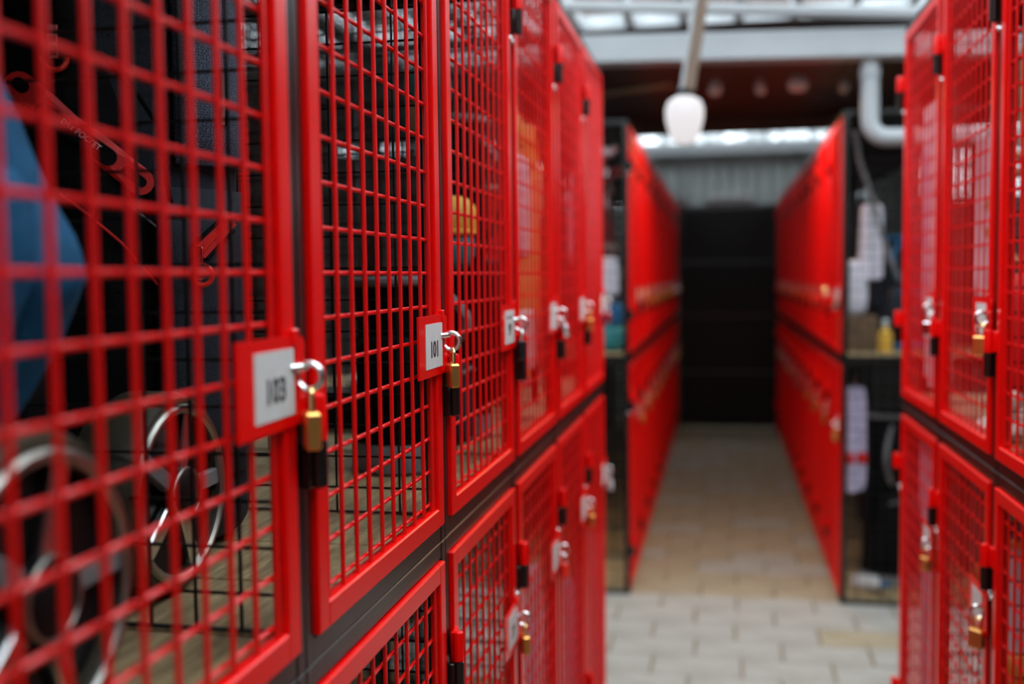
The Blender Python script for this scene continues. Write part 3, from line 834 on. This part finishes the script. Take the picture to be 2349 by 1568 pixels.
def garment(label, x, yc, z0, z1, w, m, parts, rz):
    t = thing('jacket', label, 'jacket', (x, yc, z0), rz)
    h = z1-z0
    def wv(p): return Vector((p.x*(1-.12*p.z/h), p.y + .010*math.sin(p.x/w*10+p.z*5), p.z))
    MB().sup((0, 0, h/2), (w/2, .014, h/2), .25, .4, 36, 22, fn=wv).build('body', m, t, True)
    for (u, v, su, sv, pm_) in parts:
        c_ = Vector((u*w, 0, v*h)); off = .010*math.sin(c_.x/w*10+(c_.z-h/2)*5)
        MB().sup((c_.x, off, c_.z), (su*w/2, .019, sv*h/2), .3, .4, 20, 10).build('coloured_panel', pm_, t, True)
    MB().tube([(0, 0, h-.01), (0, 0, h+.03), (.012, 0, h+.045), (0, 0, h+.06)], .0028, 6).build('hook', STEEL, t, True)
    return t
towel('yellow towel hanging behind the bunched blue jacket', (-.715, .88, 2.02), .6, .07, .34, YELLOW)
garment('orange and white jacket hanging close behind its upper door', -.450, 2.40, 1.245, 1.83, .30, ORANGE,
        [(-.25, .66, .5, .38, WHITEC), (-.12, .15, .62, .24, CARDB), (-.30, .15, .10, .26, LILAC), (.36, .14, .2, .24, TAN), (-.34, .92, .2, .08, YELLOW)], PI/2)
golf_bag('black golf bag behind the orange and white jacket', (-.575, 2.27, FU), PI/2, INKN, GREYC, INKN, .70, .085)
tag(MB().bbox(-.17, .17, -.07, .07, 0, .085, .005).build('shoe_box', BLACKP, None, False, (-.82, 2.42, FU)), 'black shoe box with two golf balls on it', 'box')
for x_, lb_ in ((-.855, 'golf ball on the black shoe box, the one deeper inside the locker'), (-.735, 'golf ball on the black shoe box, the one closer to the black golf bag')):
    tag(MB().sup((0, 0, 0), (.0214,)*3, 1, 1, 16, 10).build('golf_ball', BALL, None, True, (x_, 2.40, FU+.085+.0214)), lb_, 'golf ball')
golf_bag('brown golf bag in the locker with the silver padlock', (-.66, 2.88, FU), PI/2, REDC, BROWNC, REDC, .60, .11)
golf_club('club with tan headcover in the locker with the silver padlock', (-.52, 2.95, FU), (0, 0), .58, 'cover', None, .3, (TAN, TAN))
golf_bag('dark red golf bag in the upper end locker of the numbered row', (-.68, 3.38, FU), PI/2, REDC, GREYC, REDC, .62, .11)
towel('lilac towel hanging behind the end upper door of the numbered row', (-.455, 3.42, 1.83), PI/2, .11, .30, LILAC)
garment('white coat hanging behind the lower door with the red padlock', -.448, 2.385, .10, .79, .30, WHITEC, [(.0, .94, .9, .07, TAN), (-.1, .5, .08, .7, LILAC)], PI/2)
garment('pale pink coat behind the lower door last but one before the crossing', -.448, 2.93, .08, .60, .32, LILAC, [(.1, .5, .2, .6, WHITEC)], PI/2)
garment('white coat in the lower end locker of the numbered row', -.448, 3.47, .08, .60, .32, WHITEC, [(.1, .5, .15, .7, LILAC)], PI/2)
golf_bag('black golf bag in the lower locker under 101', (-.70, 1.24, FL), PI/2, INKN, GREYC, INKN, .75, .12)
# ---- contents of the row across the aisle
garment('long white coat hanging behind the upper end door of the unnumbered row', .575, 3.06, 1.16, 1.94, .26, WHITEC, [(.2, .12, .3, .12, REDC), (-.2, .55, .1, .6, LILAC)], -PI/2)
golf_bag('red golf bag in the locker with heaped golf balls', (.74, 2.52, FU), -PI/2, REDC, TAN, REDC, .62, .11)
towel('white towel hanging beside the red golf bag', (.60, 2.60, 1.80), -PI/2+.7, .085, .36, WHITEC, None, None)
towel('tan towel hanging above the heaped golf balls', (.66, 2.46, 1.98), -PI/2+.4, .10, .22, TAN)
bm = MB().sup((0, 0, 0), (.0214,)*3, 1, 1, 16, 10).mesh('golf_ball', True); bm.materials.append(BALL)
for lv in range(3):
    n = 3-lv
    for i in range(n):
        for j in range(n):
            o = link('golf_ball', bm, None, (.60+(i-(n-1)/2)*.0432, 2.37+(j-(n-1)/2)*.0432, FU+.0214+lv*.0303))
            tag(o, 'white golf ball in the heap on the upper locker floor', 'golf ball', 'heaped golf balls')
golf_bag('grey golf bag in the dark upper locker beside the golf balls', (.80, 1.90, FU), -PI/2, GREYC, INKN, INKN, .62, .11)
garment('pale lilac coat hanging in the lower end locker of the unnumbered row', .575, 3.06, .12, 1.02, .24, LILAC, [(.25, .4, .25, .5, REDC), (-.2, .3, .2, .5, WHITEC)], -PI/2)
golf_bag('white golf bag with orange pockets above the pale crate side', (.70, 2.55, FL), -PI/2-.4, WHITEC, ORANGE, ORANGE, .86, .115)
golf_bag('orange golf bag in the lower locker beside the pale crate', (.72, 1.95, FL), -PI/2-.4, ORANGE, INKN, TAN, .80, .11)
cr = thing('crate', 'pale plastic crate with slatted sides in lower locker', 'crate', (.62, 2.30, FL))
for k in range(5):
    MB().bbox(-.085, .085, -.07, -.064, .01+k*.045, .045+k*.045, .002).build('slat', CARDB, cr)
    MB().bbox(-.085, .085, .064, .07, .01+k*.045, .045+k*.045, .002).build('slat', CARDB, cr)
    MB().bbox(-.09, -.084, -.064, .064, .01+k*.045, .045+k*.045, .002).build('slat', CARDB, cr)
    MB().bbox(.084, .09, -.064, .064, .01+k*.045, .045+k*.045, .002).build('slat', CARDB, cr)
MB().bbox(-.085, .085, -.065, .065, 0, .012, .002).build('bottom', CARDB, cr)
b = MB()
for x in (-.086, .086):
    for y in (-.066, .066): b.bbox(x-.006, x+.006, y-.006, y+.006, 0, .23, .002)
b.build('corner_posts', CARDB, cr)
# ---- contents of the end lockers of the far rows
golf_bag('dark golf bag holding chrome irons in the far end locker', (-.60, 5.12, FU), .3, INKN, GREYC, NAVY, .50, .10)
for i, (dx_, dz_) in enumerate(((-.02, .86), (.03, .80), (.06, .90), (-.05, .76), (.08, .72), (.01, .68))):
    golf_club('chrome iron standing head up in the far end locker', (-.585+dx_*.9, 5.06+(i % 3)*.035, FU+.04), (0, (.04 if i % 2 else -.03)), dz_, 'iron', 'chrome irons in the far end locker', rz=.4*i)
MB_ = MB().sup((0, 0, .06), (.075, .06, .06), .5, .7)
tag(MB_.build('wash_bag', TEAL, None, True, (-.50, 4.98, FU)), 'teal wash bag on the board under the chrome irons', 'bag')
tag(MB().sup((0, 0, .055), (.05, .04, .055), .4, .6).build('cap', BLUEC, None, True, (-.50, 4.97, FU+.118)), 'blue folded cap resting on the teal wash bag', 'cap')
towel('off-white towel above the teal wash bag', (-.515, 4.95, FU+.46), .1, .09, .18, WHITEC)
golf_bag('navy golf bag with blue band in the far end locker behind the pipe', (.80, 5.15, FU), .2, NAVY, BLUEC, NAVY, .52, .13)
rp = [(.575, 4.93, 2.10), (.60, 4.93, 1.96), (.635, 4.93, 1.86), (.66, 4.93, 1.78), (.69, 4.93, 1.66), (.73, 4.93, 1.54), (.77, 4.93, 1.44)]
tag(MB().tube(rp, .010, 8).build('rope', GREYC, None, True), 'grey rope hanging across the far end locker', 'rope')
towel('white towel hanging under the rope in the far end locker', (.655, 4.97, 1.80), .1, .10, .34, WHITEC)
sh = thing('shoe', 'pale golf shoe resting on a box in the far end locker', 'shoe', (.59, 4.99, FU+.16), .2)
def shoe_fn(p): return Vector((p.x*(1-.25*max(0, p.z)/.16), p.y, p.z))
MB().sup((0, 0, .125), (.055, .045, .125), .55, .8, fn=shoe_fn).build('upper', WHITEC, sh, True)
MB().bbox(-.012, .012, -.05, .05, .0, .24, .004, Matrix.Translation((-.05, 0, 0))).build('sole', GREYC, sh)
tag(MB().bbox(-.08, .08, -.06, .06, 0, .16, .006).build('shoe_box', BROWNC, None, False, (.60, 4.99, FU)), 'brown box under the pale shoe in the far end locker', 'box')
bt = thing('bottle', 'yellow bottle with white cap on the far locker board', 'bottle', (.715, 4.95, FU))
MB().lathe([(.030, 0), (.032, .01), (.032, .08), (.014, .10), (.012, .115)], 16).build('body', YELLOW, bt, True)
MB().lathe([(.014, .115), (.014, .14), (.012, .145)], 12).build('cap', CARDB, bt, True)
golf_bag('black golf bag with grey collar in the lower far end locker', (.78, 5.15, FL), .2, INKN, GREYC, INKN, .80, .14)
towel('lilac and red towel hanging in the lower far end locker', (.585, 4.95, .99), .1, .10, .48, LILAC, None, REDC)
cn = thing('bottle', 'pale bottle lying on the lower far locker board', 'bottle', (.66, 4.97, FL+.035), (PI/2-.2, .5, .5))
MB().lathe([(.030, -.09), (.034, -.08), (.034, .04), (.014, .07), (.013, .09)], 16).build('body', CARDB, cn, True)
MB().lathe([(.016, .085), (.016, .105), (.014, .108)], 12).build('cap', BLUEC, cn, True)

# ================================================================ lamp, pipe, fittings
lp = thing('pendant_lamp', 'glowing pendant lamp on a leaning brown pole over the crossing', 'lamp', (-.143, 4.30, CAMZ+.52))
MB().lathe([(.018, -.005), (.044, .006), (.062, .040), (.074, .090), (.076, .130), (.066, .162), (.036, .180), (.026, .184)], 24).build('lamp_globe', LAMPE, lp, True)
MB().lathe([(.026, .176), (.030, .180), (.030, .205), (.022, .212)], 16).build('socket', BLACKP, lp, True)
def pole(x0, x1, y0, y1, m, nm):
    a = Vector((.010, 0, .205)); b_ = Vector((.136, 0, 1.02)); d = (b_-a); L = d.length
    M = Matrix.Translation(a) @ Matrix.Rotation(math.atan2(d.x, d.z), 4, 'Y')
    MB().bbox(x0, x1, y0, y1, 0, L, .003, M).build(nm, m, lp)
pole(-.012, .030, -.020, .020, TIMBER, 'pole'); pole(-.028, -.013, -.014, .014, WHITEP, 'lit_edge')  # white strip paints in the pole's lit left side
pts = [(.617, 4.765, 2.42), (.618, 4.765, 2.20), (.618, 4.765, 2.12)]
for i in range(1, 7):
    t_ = PI/2*i/6; pts.append((.618+.075*(1-math.cos(t_)), 4.765, 2.12-.075*math.sin(t_)))
pts += [(.90, 4.765, 2.043), (1.6, 4.765, 2.035)]
pp = thing('drain_pipe', 'white drain pipe with elbow under the white beam', 'pipe', (0, 0, 0))
MB().tube(pts, .038, 16).build('pipe', WHITEP, pp, True)
MB().tube([(.617, 4.765, 2.30), (.617, 4.765, 2.335)], .043, 16).build('coupling', WHITEP, pp, True)
WARM = mat('fill_lamp_glow', (.5, .45, .4), .4, emit=((1.0, .80, .58), 6.0))
def lamp_light(name, parent, loc, watts, col, rad=.03, kind='POINT'):
    l = bpy.data.lights.new(name, kind)
    if kind == 'SPOT': l.spot_size = math.radians(165); l.spot_blend = .35; l.energy = watts; l.color = col; l.shadow_soft_size = rad
    o = bpy.data.objects.new(name, l); COL.objects.link(o); o.parent = parent; o.location = loc
spots = ((-.03, 5.40, .035, 'small white spot lamp under the deck, beside the pale batten'), (.19, 5.42, .028, 'small white spot lamp under the deck, second from the pale batten'),
         (.363, 5.38, .05, 'widest white spot lamp under the dark deck'), (.586, 5.47, .026, 'narrowest white spot lamp under the deck, beside the drain pipe'))
for (x, y, w_, lb) in spots:
    f_ = thing('ceiling_spot', lb, 'lamp', (x, y, 2.425), 0, 'spot lamps under the dark deck')
    MB().lathe([(w_*.6, -.012), (w_*.7, -.010), (w_*.7, 0)], 14).build('base', WHITEP, f_, True)
    MB().lathe([(w_*.55, -.070), (w_*.85, -.062), (w_, -.03), (w_*.6, -.011)], 14).build('shade', CARDB, f_, True)
    MB().lathe([(w_*.15, -.0715), (w_*.42, -.071), (w_*.45, -.069)], 14).build('bulb', CARDB, f_, True)
    lamp_light('spot_light', f_, (0, 0, -.075), 18.0, (1.0, .60, .26), .018, 'SPOT')
ap = thing('added_fill_pendant', 'round warm fill lamp added unseen over the near aisle', 'lamp', (.06, -.85, 2.45))  # unseen lamp behind the camera, added for warm light on the near doors
MB().sup((0, 0, 0), (.09, .09, .09), 1, 1, 24, 14).build('globe', WARM, ap, True)
MB().tube([(0, 0, .085), (0, 0, .53)], .006, 8).build('cord', BLACKP, ap, True)
lamp_light('fill_pendant_light', ap, (0, 0, -.14), 22.0, (1.0, .70, .40), .06)
tag(MB().bbox(0, .75, -.03, .03, -.02, 0, .003, Matrix.Rotation(-.5, 4, 'Z')).build('batten', BATTEN, None, False, (-.90, 5.75, 2.425)), 'pale timber batten fixed under the dark deck', 'batten')
tl = thing('tube_light', 'white tube light fitting on top of the mesh gate', 'light', (.08, 10.30, 2.13))
MB().bbox(-.22, .22, -.04, .04, 0, .05, .006).build('housing', WHITEP, tl)
MB().tube([(-.21, -.01, .068), (.21, -.01, .068)], .018, 10).build('tube', CARDB, tl, True)
br = thing('bracket', 'white wall bracket box at the gate corner', 'box', (-.36, 10.30, 2.13))
MB().bbox(-.05, .05, -.05, .05, 0, .10, .01).build('box', WHITEP, br); MB().tube([(0, 0, .1), (0, 0, .5)], .012, 8).build('conduit', WHITEP, br)
